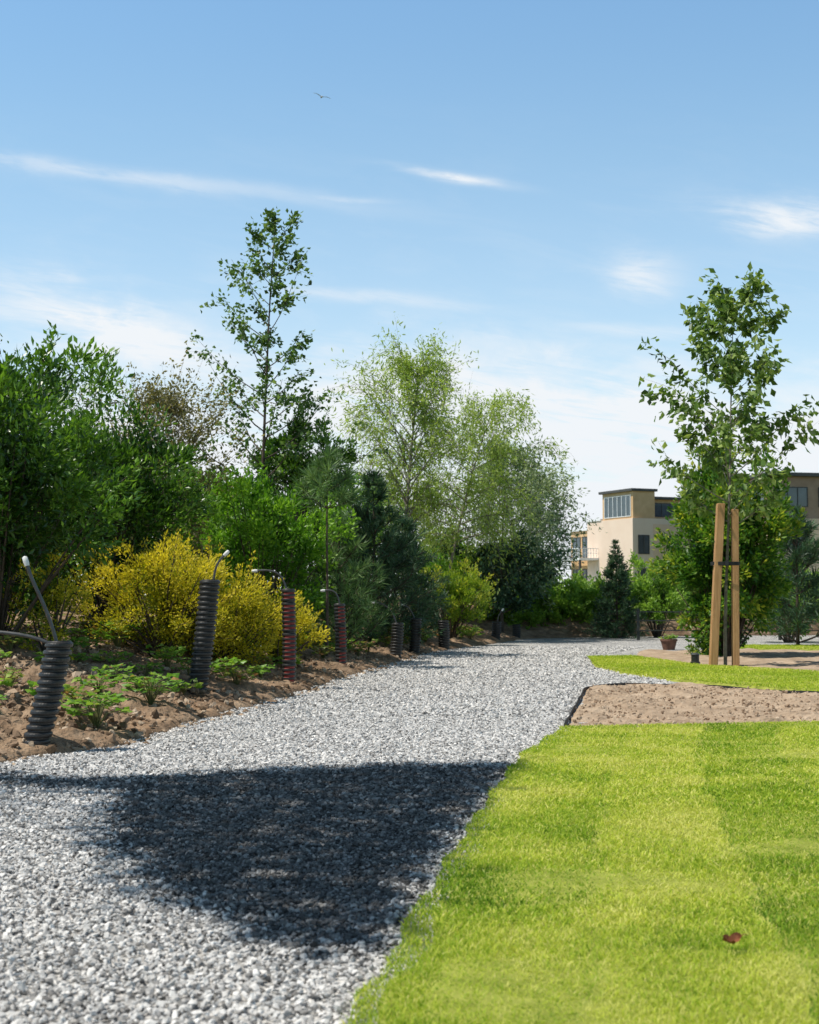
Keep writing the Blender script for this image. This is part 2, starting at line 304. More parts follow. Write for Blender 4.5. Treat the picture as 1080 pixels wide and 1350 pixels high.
def tree(name,label,base,H,R,lm,bm=M_bark,nl=34,start=.3,env=None,up=.8,bend=.3,ntw=7,lpt=9,size=.05,aspect=.5,tr=.04,lean=(0,0),sag=0,twl=.38,group=None,wob=.1,clump=.05,leafdown=.3,vary=.25,curve=0):
    env=env or (lambda u:math.sin(math.pi*min(1,.12+.88*u))**.7)
    base=(base[0],base[1],gz(base[0],base[1])-.03 if len(base)<3 else base[2])
    tp=grow((0,0,0),(lean[0],lean[1],1),H,10,.15,.06); tp=tp*np.array([1,1,H/max(tp[-1,2],.1)])
    tp[:,0]+=curve*(np.linspace(0,1,11)**2)
    paths=[(tp,np.linspace(tr,tr*.12,11))]; LP=[];LA=[];LT=[]
    def addl(P,d,k,bias):
        s=rng.random(k)**.7*(len(P)-1); i=np.minimum(s.astype(int),len(P)-2); f=(s-i)[:,None]
        q=P[i]*(1-f)+P[i+1]*f+rng.normal(0,clump,(k,3)); LP.append(q)
        LA.append(d*.6+rng.normal(0,.6,(k,3))+np.array([0,0,-leafdown])); LT.append(np.clip(bias+rng.normal(0,.2,k),0,1))
    for i in range(nl):
        u=(i+.5)/nl; t=start+(1-start)*u*.97; fi=t*10; a=min(int(fi),9); p=tp[a]*(1-(fi-a))+tp[a+1]*(fi-a)
        az=i*2.399+U(-.5,.5); Ln=R*max(.12,env(u))*U(1-vary*1.5,1+vary)
        ua=up*(1+.4*u)*U(.8,1.15); d=np.array([math.cos(az)*math.cos(ua),math.sin(az)*math.cos(ua),math.sin(ua)]); Ln=Ln/max(.6,math.cos(ua))
        lp=grow(p,d,Ln,6,bend,wob*2); r0=tr*.4*(1-.7*u)
        paths.append((lp,np.linspace(r0,r0*.2,7)))
        for j in range(ntw):
            s=U(.25,1.0); fi=s*6; a=min(int(fi),5); q=lp[a]*(1-(fi-a))+lp[a+1]*(fi-a)
            dd=unit(d+rng.normal(0,.55,3)+np.array([0,0,-sag])); tl=Ln*twl*U(.5,1.3)
            tw=grow(q,dd,tl,4,-sag*1.6,.15); paths.append((tw,np.linspace(r0*.3,r0*.08,5)))
            addl(tw,dd,max(2,int(lpt*U(.5,1.5))),.3+.4*rng.random())
        addl(lp[3:],d,lpt,.5)
    addl(tp[8:],np.array([0,0,1.]),lpt*3,.5)
    LP=np.concatenate(LP); zs=H/np.percentile(LP[:,2],99.7); ax=np.array([lean[0],lean[1]])*.5*H
    rs=R/np.percentile(np.linalg.norm(LP[:,:2]-ax,axis=1),96); S=np.array([rs,rs,zs])
    LP=LP*S; paths=[(p*S,r) for p,r in paths]
    return plant(name,label,'tree',base,paths,LP,np.concatenate(LA),size,aspect,np.concatenate(LT),lm,bm,group=group)
def shrub(name,label,xy,r,h,lm,bm=M_bark,nc=70,lpc=120,size=.05,aspect=.5,cs=.16,cat='shrub',group=None,low=.12,outb=.5,upl=.5,irr=.25,stemr=.012,z=None,flat=.7,shoots=.5):
    zb=gz(xy[0],xy[1])-.03 if z is None else z
    C=[];out=[]; ph=U(0,6.28,6)
    for i in range(nc):
        d=unit(rng.normal(0,1,3)); 
        rr=(.35+.65*rng.random()**.6) if rng.random()<.8 else U(.0,.4)
        mod=1+irr*(math.sin(3*math.atan2(d[1],d[0])+ph[0]+2*d[2])*.6+math.sin(5*d[0]+ph[1])*.4+math.sin(6*d[2]+ph[2])*.4)
        q=d*rr*mod; zz=(q[2]+1)/2; w=1 if zz>.4 else .75+.25*zz/.4
        C.append((q[0]*r*w,q[1]*r*w,h*(low+(1-low)*np.clip(zz,0,1.08)))); out.append(rr)
    C=np.array(C);out=np.array(out); paths=[]
    for i in range(0,nc,2):
        m=C[i]*np.array([.45,.45,.5])+rng.normal(0,.03,3); b0=np.array([C[i][0]*.12,C[i][1]*.12,0]); 
        tt=np.linspace(0,1,6)[:,None]; P=(1-tt)**2*b0+2*tt*(1-tt)*m+tt**2*C[i]
        paths.append((P,np.linspace(stemr,stemr*.25,6)))
    k=lpc; off=rng.normal(0,1,(nc,k,3)); off=unit(off)*(rng.random((nc,k,1))**.55)*cs*r/.7*U(.65,1.25,(nc,1,1)); off[:,:,2]*=.8
    P=(C[:,None,:]+off).reshape(-1,3)
    ns=max(3,int(nc*shoots)); SP=[]
    for i in rng.choice(nc,ns,replace=False):
        dd=unit(C[i]-np.array([0,0,h*.4])+np.array([0,0,.2*h])+rng.normal(0,.2*r,3)); sh=grow(C[i],dd,min(.27,cs*r/.7*U(1.2,2.0)),4,.3,.15)
        paths.append((sh,np.linspace(.004,.0015,5))); m=int(lpc*.22); s=U(.3,1,m)*4; a=np.minimum(s.astype(int),3); f=(s-a)[:,None]
        SP.append(sh[a]*(1-f)+sh[a+1]*f+rng.normal(0,size*.35,(m,3)))
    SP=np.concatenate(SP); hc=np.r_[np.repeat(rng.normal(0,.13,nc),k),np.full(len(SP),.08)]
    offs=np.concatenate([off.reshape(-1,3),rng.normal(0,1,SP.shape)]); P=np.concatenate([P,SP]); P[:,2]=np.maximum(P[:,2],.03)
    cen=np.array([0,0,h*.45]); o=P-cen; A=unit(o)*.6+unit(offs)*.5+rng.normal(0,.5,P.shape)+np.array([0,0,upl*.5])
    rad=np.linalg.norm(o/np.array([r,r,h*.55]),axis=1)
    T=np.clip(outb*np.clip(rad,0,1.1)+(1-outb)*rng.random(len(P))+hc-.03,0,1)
    return plant(name,label,cat,(xy[0],xy[1],zb),paths,P,A,size,aspect,T,lm,bm,group=group,flat=flat,tn='stem')
def pine(name,label,xy,H,R,lm,nw=9,per=6,size=.11,start=.12,needles=60,up=.35,power=.8,group=None,tr=.035,asp=.06,z=None,vary=.35):
    tp=grow((0,0,0),(0,0,1),H*.93,10,.2,.03); tp*=np.array([1,1,H*.93/tp[-1,2]])
    paths=[(tp,np.linspace(tr,tr*.2,11))];LP=[];LA=[];LT=[]
    def tuftline(P,n,bias,e0=.5):
        s=(e0+(1-e0)*rng.random(n))*(len(P)-1); i=np.minimum(s.astype(int),len(P)-2); f=(s-i)[:,None]
        q=P[i]*(1-f)+P[i+1]*f; d=unit(P[-1]-P[0]); LP.append(q); LA.append(d*.7+unit(rng.normal(0,1,(n,3)))*.8+[0,0,.1]); LT.append(np.clip(bias+rng.normal(0,.2,n),0,1))
    for i in range(nw):
        u=i/(nw-1); t=start+(1-start)*u*.97; fi=t*10;a=min(int(fi),9);p=tp[a]*(1-(fi-a))+tp[a+1]*(fi-a)
        pr=per if u<.75 else max(4,per-2)
        for j in range(pr):
            az=j*2*math.pi/pr+i*.7+U(-.4,.4); Ln=R*((1-u)**power)*U(1-vary,1+vary*.5)+.03+.04*(1-u)
            ua=up+u*.5+U(-.2,.25); d=np.array([math.cos(az)*math.cos(ua),math.sin(az)*math.cos(ua),math.sin(ua)])
            lp=grow(p,d,Ln,5,.5,.1); paths.append((lp,np.linspace(tr*.3,tr*.1,6))); bb=U(.3,.75); nn=max(6,int(needles*(.35+.65*min(1,Ln/R))))
            tuftline(lp,nn,bb,.35)
            if Ln>.12:
                for k in range(4):
                    q=lp[2+k%3]; dd=unit(d+rng.normal(0,.5,3)+[0,0,.25]); tw=grow(q,dd,Ln*.38,3,.5,.1); paths.append((tw,np.linspace(tr*.15,tr*.08,4))); tuftline(tw,nn//2,bb+.1,.3)
    tuftline(tp[9:],max(8,needles//3),.6)
    zb=gz(*xy)-.03 if z is None else z
    return plant(name,label,'tree',(xy[0],xy[1],zb),paths,np.concatenate(LP),np.concatenate(LA),size,asp,np.concatenate(LT),lm,M_bark,flat=2,group=group)

# ---- left planting
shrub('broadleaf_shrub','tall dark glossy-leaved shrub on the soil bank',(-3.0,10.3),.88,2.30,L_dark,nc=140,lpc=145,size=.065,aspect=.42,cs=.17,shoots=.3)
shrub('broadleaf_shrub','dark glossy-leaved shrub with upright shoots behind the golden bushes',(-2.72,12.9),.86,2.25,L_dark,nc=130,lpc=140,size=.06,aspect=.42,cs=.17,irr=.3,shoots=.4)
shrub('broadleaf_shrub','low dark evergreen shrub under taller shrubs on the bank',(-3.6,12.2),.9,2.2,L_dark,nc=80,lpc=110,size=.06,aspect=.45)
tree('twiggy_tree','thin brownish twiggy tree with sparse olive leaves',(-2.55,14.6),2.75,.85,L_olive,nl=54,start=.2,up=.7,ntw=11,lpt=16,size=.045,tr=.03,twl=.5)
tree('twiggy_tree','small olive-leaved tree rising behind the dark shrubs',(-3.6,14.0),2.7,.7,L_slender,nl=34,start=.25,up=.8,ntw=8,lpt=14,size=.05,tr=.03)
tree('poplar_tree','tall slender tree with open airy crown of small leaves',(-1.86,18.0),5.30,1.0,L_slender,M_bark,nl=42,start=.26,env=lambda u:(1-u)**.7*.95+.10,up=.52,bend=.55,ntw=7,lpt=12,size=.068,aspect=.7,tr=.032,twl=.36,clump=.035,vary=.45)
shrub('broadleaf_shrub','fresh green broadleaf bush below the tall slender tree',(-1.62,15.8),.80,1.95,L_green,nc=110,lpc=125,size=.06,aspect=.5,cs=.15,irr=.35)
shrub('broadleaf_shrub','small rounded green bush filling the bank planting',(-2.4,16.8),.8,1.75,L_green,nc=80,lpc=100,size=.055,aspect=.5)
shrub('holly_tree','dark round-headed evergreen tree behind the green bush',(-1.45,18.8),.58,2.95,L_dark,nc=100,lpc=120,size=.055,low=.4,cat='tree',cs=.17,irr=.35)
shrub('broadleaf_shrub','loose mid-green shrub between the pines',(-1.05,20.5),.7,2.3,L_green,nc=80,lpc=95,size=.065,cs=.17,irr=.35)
G='golden bushes on the bank'
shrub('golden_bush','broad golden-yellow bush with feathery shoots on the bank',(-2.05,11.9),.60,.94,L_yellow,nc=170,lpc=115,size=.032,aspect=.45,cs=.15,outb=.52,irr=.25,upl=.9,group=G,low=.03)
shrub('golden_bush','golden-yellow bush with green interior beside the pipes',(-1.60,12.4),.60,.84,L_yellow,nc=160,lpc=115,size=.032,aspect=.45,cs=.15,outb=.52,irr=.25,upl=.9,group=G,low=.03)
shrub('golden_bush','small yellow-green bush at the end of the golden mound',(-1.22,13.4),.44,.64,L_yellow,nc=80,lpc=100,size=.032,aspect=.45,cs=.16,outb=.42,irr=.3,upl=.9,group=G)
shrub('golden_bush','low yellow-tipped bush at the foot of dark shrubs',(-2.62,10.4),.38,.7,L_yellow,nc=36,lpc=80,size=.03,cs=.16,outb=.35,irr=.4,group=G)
pine('pine_tree','young pine with bare stem and tufted long needles',(-.88,15.2),2.35,.30,L_pinel,nw=4,per=6,size=.15,start=.74,needles=46,tr=.02,power=.7)
pine('pine_tree','bushy mid-green pine with long needles',(-.82,16.6),1.70,.62,L_pinel,nw=9,per=6,size=.15,needles=58,power=.7,start=.04)
pine('pine_tree','dense dark green pine on the bank',(-.48,19.4),2.5,.84,L_pine,nw=13,per=7,size=.14,needles=74,power=.7,asp=.08,start=.02,vary=.5,up=.15)
pine('pine_tree','dark pine with spreading branches behind the bank planting',(-.10,21.6),1.9,.70,L_pine,nw=11,per=7,size=.14,needles=66,power=.65,asp=.08,start=.02,vary=.5,up=.15)
we=lambda u:math.sin(math.pi*(.25+.68*u))**.7
tree('willow_tree','pale green willow with light drooping twigs',(-.15,24.6),4.95,1.18,L_willow,M_barkpale,nl=44,start=.36,env=we,up=.62,bend=-.25,ntw=14,lpt=25,size=.088,aspect=.27,tr=.05,lean=(.04,0),sag=.5,twl=.55,clump=.09,vary=.4,curve=.35)
tree('willow_tree','pale green willow leaning out with feathery twigs',(.55,26.0),4.3,1.45,L_willow,M_barkpale,nl=40,start=.36,env=we,up=.32,bend=-.4,ntw=13,lpt=24,size=.088,aspect=.27,tr=.04,lean=(.22,0),sag=.7,twl=.6,clump=.09,vary=.4,curve=.7)
tree('birch_tree','airy grey-green birch with drooping fine foliage',(1.80,28.3),3.5,1.45,L_birch,M_barkpale,nl=44,start=.12,env=we,up=.42,bend=-.3,ntw=13,lpt=24,size=.088,aspect=.42,tr=.035,sag=.7,twl=.55,clump=.08,vary=.4,curve=.3)
tree('birch_tree','thin grey-green birch with open crown',(2.60,29.6),2.8,.95,L_birch,M_barkpale,nl=36,start=.1,up=.5,bend=0,ntw=11,lpt=20,size=.088,aspect=.42,tr=.03,sag=.5,twl=.45,clump=.07,vary=.4,curve=.3)
tree('broadleaf_tree','dark small-leaved tree with spreading crown',(1.75,27.0),1.9,1.05,L_pine,M_bark,nl=36,start=.25,up=.5,bend=.2,ntw=10,lpt=18,size=.09,aspect=.55,tr=.04)
shrub('broadleaf_shrub','green rounded shrub under the birches',(.9,27.6),1.0,1.5,L_green,nc=70,lpc=90,size=.08)
shrub('rounded_shrub','low rounded yellow-green shrub near the path edge',(.66,23.0),.68,1.22,L_lime,nc=120,lpc=100,size=.055,aspect=.35,cs=.13,upl=1.5,outb=.5,irr=.15,shoots=.3)
hx=[(1.9,28.0,.6,.8),(2.5,28.7,.6,.95),(3.1,28.9,.65,1.0),(3.8,29.3,.7,1.15),(4.6,29.8,.8,1.3),(5.4,30.2,.9,1.6),(6.3,30.6,.9,1.5),(7.2,31.0,.9,1.3),(8.1,31.0,.9,1.7),(9.0,31.3,.9,1.6),(9.9,31.8,.9,1.8),(2.4,30.4,.8,1.4),(3.3,31,.8,1.3)]
GH='hedge shrubs behind the path'
for (x,y,r,h) in hx:
    shrub('hedge_shrub','fresh green hedge shrub at the end of the path',(x,y),r,h,L_hedge,nc=60,lpc=90,size=.085,aspect=.5,group=GH,z=-.03,low=.03)
shrub('hedge_shrub','bright green leafy shrub next to the narrow spruce',(4.85,27.9),.55,1.55,L_hedge,nc=50,lpc=100,size=.075,group=GH,z=-.02,low=.03)
pine('spruce_tree','narrow dark conical spruce at the path end',(4.02,27.6),2.05,.50,L_pine,nw=18,per=9,size=.075,start=.02,needles=46,power=.95,asp=.16,up=-.05,z=-.02,vary=.25,tr=.025)
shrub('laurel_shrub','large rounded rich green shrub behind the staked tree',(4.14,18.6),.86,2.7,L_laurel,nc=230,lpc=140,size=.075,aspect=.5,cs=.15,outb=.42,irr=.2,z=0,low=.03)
pine('pine_tree','dark pine beside the large rounded shrub',(6.15,22.6),2.3,.75,L_pine,nw=9,per=7,size=.16,needles=60,asp=.08,z=0,power=.6,start=.03)
shrub('hedge_shrub','green shrub on the lawn edge behind the fence',(6.6,24.8),.7,1.1,L_hedge,nc=50,lpc=90,size=.07,group=GH,z=0)
shrub('hedge_shrub','green shrub on the lawn edge behind the fence',(7.8,25.5),.8,1.3,L_hedge,nc=50,lpc=90,size=.07,group=GH,z=0)
tree('young_street_tree','young staked tree with sparse glossy hanging leaves',(3.46,15.65,0),4.40,.80,L_young,M_barkpale,nl=36,start=.36,env=lambda u:(.85*(1-u)**.8+.26) if u>.1 else .8,up=.62,bend=.35,ntw=7,lpt=15,size=.092,aspect=.6,tr=.022,twl=.34,clump=.045,leafdown=.8,vary=.25,wob=.05,lean=(.015,0))

P=[];T=[]
for i in range(430):
    x=U(-16,3.0); y=U(31,44); top=(3.7 if x<0 else 2.3)*U(.75,1.15)*(y/38); z=U(.0,1)**.7*top
    k=100; r=U(.35,.6); o=unit(rng.normal(0,1,(k,3)))*rng.random((k,1))**.5*r; P.append(np.array([x,y,z])+o); T.append(np.clip(U(.2,.7)+rng.normal(0,.15,k),0,1))
for i in range(260):
    x=U(3,26); y=U(36,46); z=U(0,1)**.8*1.15; k=80; r=U(.35,.6); o=unit(rng.normal(0,1,(k,3)))*rng.random((k,1))**.5*r; P.append(np.array([x,y,z])+o); T.append(np.clip(U(.2,.7)+rng.normal(0,.15,k),0,1))
for i in range(170):
    x=U(-9,-2.4); y=U(17,26); z=U(.2,1)**.7*(2.5 if y<22 else 3.0); k=130; r=U(.25,.45); o=unit(rng.normal(0,1,(k,3)))*rng.random((k,1))**.5*r; P.append(np.array([x,y,z])+o); T.append(np.clip(U(.1,.6)+rng.normal(0,.15,k),0,1))
P=np.concatenate(P);T=np.concatenate(T); V,F,T=leaves(P,rng.normal(0,1,P.shape),.13,.55,T,1)
link('distant_trees',mk('distant_trees',V,F,L_hedge,T),kind='stuff',label='mass of mixed green trees beyond the bank',category='woodland')

# unseen tree out of view, crown shaped to cast the path shadow
SUN=np.array([-.94,-.28,0]); SUN/=np.linalg.norm(SUN); el=math.radians(60)
S3=np.array([SUN[0]*math.cos(el),SUN[1]*math.cos(el),math.sin(el)])
n=19000; gx=U(-2.8,.8,n); gy=U(2.8,6.7,n); ok=poly_in(gx+rng.normal(0,.04,n),gy+rng.normal(0,.06,n),shade_outline); gx=gx[ok];gy=gy[ok]; s=U(6.2,8.2,len(gx))
P=np.stack([gx,gy,0*gx],1)+S3*s[:,None]+rng.normal(0,.03,(len(gx),3))
bx,by=-5.7,4.9; zb=gz(bx,by)
paths=[(np.array([(0,0,-.05),(.02,0,2),(.15,-.05,3.6),(.7,-.2,5.0),(1.3,-.5,5.9)]),np.array([.08,.065,.05,.035,.015]))]
Pl=P-np.array([bx,by,zb])
for i in range(16):
    q=Pl[rng.integers(len(Pl))]; st=np.array([.7,-.2,5.0]); m=(st+q)/2+[0,0,.15]; tt=np.linspace(0,1,6)[:,None]
    paths.append(((1-tt)**2*st+2*tt*(1-tt)*m+tt**2*q,np.linspace(.014,.004,6)))
plant('broadleaf_tree','unseen leafy tree with crown shaped to shade the gravel path','tree',(bx,by,zb),paths,Pl,rng.normal(0,1,Pl.shape),.10,.7,rng.random(len(Pl)),L_green,M_bark,flat=1.5)

# ------------------------------------------------------------ ground cover plants
M_barkgreen=m_noise('stem_green',[(.3,(.08,.12,.03)),(.7,(.18,.14,.06))],10,.7)
def cover_meshes(seed,nl,rad,hh,lm):
    paths=[];P=[];A=[];T=[]
    for i in range(nl):
        a=U(0,6.28); r=rad*rng.random()**.5; top=np.array([math.cos(a)*r,math.sin(a)*r,hh*U(.35,1)]); 
        paths.append((np.array([(0,0,-.02),top*[.4,.4,.8],top]),np.array([.003,.0025,.002])))
        for k in range(3):
            b2=a+(k-1)*1.3; P.append(top); A.append((math.cos(b2),math.sin(b2),U(-.3,.4))); T.append(np.clip(rng.normal(.5,.25),0,1))
    V1,F1=tubes(paths,3); V2,F2,T2=leaves(np.array(P),np.array(A),.05,.85,np.array(T),.3)
    return mk('stem',V1,F1,M_barkgreen),mk('foliage',V2,F2,lm,T2)
variants=[cover_meshes(1,34,.16,.15,L_cover),cover_meshes(2,22,.12,.10,L_cover),cover_meshes(3,38,.17,.17,L_cover),cover_meshes(4,26,.14,.14,L_coverred),cover_meshes(5,15,.1,.09,L_cover)]
spots=[(-1.66,7.6),(-2.05,8.25),(-1.60,8.85),(-1.30,10.7),(-2.15,7.3),(-1.42,11.15),(-1.85,7.95),(-2.35,8.0),(-1.75,9.3)];tries=0
while len(spots)<150 and tries<12000:
    tries+=1; y=8.0+16.1*rng.random(); d=U(.25,2.3); x=float(edgeL(y))-d; ms=.30 if y<10.5 else .22
    if all((x-a)**2+(y-b_)**2>ms**2 for a,b_ in spots): spots.append((x,y))
for i,(x,y) in enumerate(spots):
    vi=int(rng.integers(0,5)) if i>8 else (0,1,2,3,4,0,3,1,4)[i]
    if y>12 and rng.random()<.45: vi=3
    e=empty('groundcover_plant',(x,y,gz(x,y)+.01),'low red and green leafy plant on the soil bank' if vi==3 else 'low bright green leafy plant on the soil bank','plant','ground cover plants on the bank',U(0,6.28))
    s=U(.65,1.15) if y<11 else U(.85,1.4); e.scale=(s,s,s)
    link('stem',variants[vi][0],e); link('foliage',variants[vi][1],e)

# ------------------------------------------------------------ corrugated pipes
def corr_pipe(base,H,rad,lean,label,red=None,cables=()):
    e=empty('corrugated_pipe',base,label,'drainage pipe','corrugated pipes along the path edge')
    pit=.036; nr=int(H/pit); prof=[]
    for i in range(nr):
        z=i*pit
        prof+= [(z,.83),(z+.008,.84),(z+.012,.98),(z+.017,1.0),(z+.026,1.0),(z+.031,.97)]
    prof=[(0,.84)]+prof+[(nr*pit,.84),(nr*pit+.004,.78),(nr*pit-.25,.76)]
    S=28; an=np.arange(S)*2*np.pi/S; Pz=np.array([p[0] for p in prof])-.06; Pr=np.array([p[1] for p in prof])*rad
    f=Pz/H
    V=np.stack([Pr[:,None]*np.cos(an)[None]+(f*lean[0]+.006*np.sin(f*5))[:,None],Pr[:,None]*np.sin(an)[None]+(f*lean[1])[:,None],Pz[:,None]+0*an[None]],-1).reshape(-1,3)
    k=len(Pr); i=np.arange(k-1)[:,None]*S; j=np.arange(S)[None]; j2=(j+1)%S
    F=np.stack([i+j,i+j2,i+S+j2,i+S+j],-1).reshape(-1,4)
    mi=np.zeros(len(F),int)
    if red is not None:
        row=np.repeat(np.arange(k-1),S); an2=np.tile(an,k-1); aa=np.cos(an2-math.radians(-90+red))
        sel=(aa>.5)&((row%6==1)|(row%6==0)|(row%6==2))&(row<6*nr-4)&(row>8)&(((row//6)%7)!=6); mi[sel]=1
    link('pipe_wall',mk('pipe_wall',V,F,[M_black,M_red],smooth=False,mi=mi),e)
    for c in cables:
        P=np.array(c,float); t=np.linspace(0,1,14); n_=len(P)-1
        Q=sum(comb(n_,q)*((1-t)**(n_-q)*t**q)[:,None]*P[q] for q in range(n_+1))
        V,F=tubes([(Q,np.full(14,.009))],8); link('cable',mk('cable',V,F,M_cable,smooth=True),e)
        dd=unit(Q[-1]-Q[-2]); V,F=tubes([(np.array([Q[-1]-dd*.01,Q[-1]+dd*.012,Q[-1]+dd*.035,Q[-1]+dd*.04]),np.array([.012,.014,.012,.002]))],10)
        link('cable_end',mk('cable_end',V,F,M_tip,smooth=True),e)
    return e
def pb(x,y): return (x,y,gz(x,y))
corr_pipe(pb(-1.81,6.95),.54,.068,(.115,.05),'leaning black corrugated pipe with thin hose, at the path edge',None,[((.11,.05,.30),(.08,.05,.6),(-.02,0,.72),(-.06,0,.86)),((.11,.05,.42),(.0,0,.56),(-.3,.02,.52),(-.8,.05,.56))])
corr_pipe(pb(-1.50,10.1),.86,.074,(.10,.02),'tall black corrugated pipe leaning slightly with a short cable',None,[((.1,.02,.5),(.1,.02,.86),(.12,0,.88),(.19,0,.95))])
corr_pipe(pb(-1.0,11.8),.83,.060,(.0,.02),'black corrugated pipe with red stripes and arching cable',15,[((.0,.02,.5),(.0,.02,.9),(-.08,0,.94),(-.27,0,.92))])
corr_pipe(pb(-.70,14.5),.70,.060,(-.01,.02),'black and red corrugated pipe on the path edge',45,[((.0,.02,.4),(.0,.02,.72),(-.04,0,.78),(-.17,0,.76))])
corr_pipe(pb(-.18,17.6),.50,.078,(.05,.0),'short black corrugated pipe with bent cable',None,[((.04,0,.3),(.0,.02,.55),(-.1,0,.66),(-.26,0,.66))])
corr_pipe(pb(.06,18.9),.52,.074,(.04,.0),'short black corrugated pipe beside another pipe',None,[((.04,0,.3),(.0,.02,.5),(-.05,0,.6),(-.14,0,.62))])
corr_pipe(pb(.50,20.9),.48,.085,(.0,.0),'short black corrugated pipe below the rounded shrub',None,[])
corr_pipe(pb(1.50,24.9),.36,.085,(.03,.0),'small black corrugated pipe near the end of the bank',None,[((.03,0,.2),(.04,.02,.4),(.06,0,.42),(.12,0,.5))])
corr_pipe(pb(2.0,26.7),.30,.08,(.0,.0),'small black corrugated pipe near the end of the bank',None,[])

# ------------------------------------------------------------ boxes
def boxVF(x0,x1,y0,y1,z0,z1):
    V=np.array([(x,y,z) for x in(x0,x1) for y in(y0,y1) for z in(z0,z1)],float); return V,np.array([(0,1,3,2),(4,6,7,5),(0,4,5,1),(2,3,7,6),(0,2,6,4),(1,5,7,3)])
def boxes(name,L_,mat,parent,mi=None,bev=0):
    Vs=[];Fs=[];o=0
    for b_ in L_:
        V,F=boxVF(*b_); Vs.append(V);Fs.append(F+o);o+=8
    ob=link(name,mk(name,np.concatenate(Vs),np.concatenate(Fs),mat,mi=None if mi is None else np.repeat(mi,6)),parent)
    if bev:
        m=ob.modifiers.new('bevel','BEVEL'); m.width=bev; m.segments=2
    return ob
for (bx,by,tx,ty,h,w,lab) in [(3.30,15.55,3.42,15.6,1.80,.043,'timber tree stake leaning toward the young tree trunk'),(3.56,15.6,3.58,15.62,1.74,.037,'upright timber tree stake beside the young tree')]:
    e=empty('tree_stake',(bx,by,0),lab,'tree stake','timber stakes supporting the young tree')
    V,F=boxVF(-w,w,-w,w,-.05,h); V[[1,3,5,7],0]+=tx-bx; V[[1,3,5,7],1]+=ty-by
    o=link('timber_post',mk('timber_post',V,F,M_timber),e); m=o.modifiers.new('b','BEVEL'); m.width=.008; m.segments=2
e=empty('tree_tie',(3.46,15.6,1.14),'black rubber strap tying the trunk to the stakes','tree tie')
t=np.linspace(0,2*math.pi,25); P=np.stack([np.cos(t)*.16,np.sin(t)*.075,0*t],1)
V=np.concatenate([P+[0,0,-.02],P+[0,0,.02]]); i=np.arange(24); F=np.stack([i,i+1,i+26,i+25],1)
o=link('strap',mk('strap',V,F,M_rubber),e); m=o.modifiers.new('s','SOLIDIFY'); m.thickness=.006
boxes('buckle',[(-.02,.02,-.09,-.076,-.028,.028)],M_black,e,bev=.003)
e=empty('garden_light',(3.2,16.0,.03),'small black garden spotlight on the lawn strip','garden light')
def lathe(name,prof,mat,parent,S=20,loc=(0,0,0)):
    an=np.arange(S)*2*np.pi/S; pr=np.array(prof,float)
    V=np.stack([pr[:,0:1]*np.cos(an)[None]+loc[0],pr[:,0:1]*np.sin(an)[None]+loc[1],pr[:,1:2]+0*an[None]+loc[2]],-1).reshape(-1,3)
    i=np.arange(len(pr)-1)[:,None]*S; j=np.arange(S)[None]; j2=(j+1)%S
    return link(name,mk(name,V,np.stack([i+j,i+j2,i+S+j2,i+S+j],-1).reshape(-1,4),mat,smooth=False),parent)
lathe('lamp_body',[(.001,0),(.055,0),(.055,.02),(.045,.025),(.045,.095),(.055,.10)],M_black,e)
lathe('lens',[(.048,.10),(.044,.112),(.028,.12),(.001,.122)],M_cable,e)
M_terra=m_noise('terracotta',[(.3,(.10,.05,.035)),(.7,(.20,.10,.07))],12,.8,.2)
e=empty('planter',(3.85,21.2,.0),'small brown planter pot beside the path','planter')
lathe('pot',[(.001,0),(.085,0),(.12,.13),(.13,.13),(.13,.16),(.112,.16),(.105,.13),(.001,.13)],M_terra,e)
q,w=cover_meshes(9,24,.12,.10,L_cover); a=link('stem',q,e);a.location=(0,0,.13);a=link('foliage',w,e);a.location=(0,0,.13)
M_fence=m_noise('dark_fence_paint',[(.3,(.03,.035,.03)),(.7,(.06,.065,.06))],10,.6)
e=empty('fence',(4.2,26.2,0),'low dark post and rail fence in front of the hedge','fence')
for i in range(6):
    boxes('fence_post',[(i*1.3-.025,i*1.3+.025,-.025,.025,-.05,.58)],M_fence,e,bev=.005)
for z in(.18,.36,.52): boxes('fence_rail',[(-.05,6.6,-.04,-.027,z-.010,z+.010)],M_fence,e)
M_dead=m_noise('dead_leaf',[(.3,(.10,.03,.012)),(.7,(.28,.10,.04))],60,.7,.3)
uu=np.linspace(-1,1,11);vv=np.linspace(-1,1,7);A_,B_=np.meshgrid(uu,vv,indexing='ij')
wd=np.sqrt(np.clip(1-A_**2,0,1))*(.6+.25*np.cos(A_*9)**2); V=np.stack([A_*.024,B_*wd*.018,.008*B_**2+.008*A_**2+.003*np.sin(A_*7+B_*3)],-1).reshape(-1,3)
e=empty('fallen_leaf',(.66,2.97,.048),'curled reddish-brown dead leaf lying on the lawn','leaf',None,.5); e.rotation_euler[0]=.35
link('leaf_blade',mk('leaf_blade',V,grid_faces(11,7),M_dead,smooth=True),e)
V,F=tubes([(np.array([(.023,0,.008),(.034,.003,.012),(.045,.002,.008)]),np.array([.001,.001,.0008]))],4); link('leaf_stalk',mk('leaf_stalk',V,F,M_dead),e)
M_bird=m_noise('gull_feather',[(.3,(.35,.35,.36)),(.7,(.6,.6,.6))],8,.8)
sp=np.linspace(-1,1,17); ch=.13*(1-.75*np.abs(sp)**1.4)+.02; zz=.14*np.sin(np.abs(sp)*2.3)-.05*np.abs(sp)
xw=sp*.62; yw=-.12*np.abs(sp)**1.5
rows=[np.stack([xw,yw+ch*c,zz+.012*h],1) for c,h in[(-.6,0),(-.1,1),(.4,.8),(.5,0),(.2,-.5),(-.6,-.2)]]
V=np.concatenate(rows);F=[]
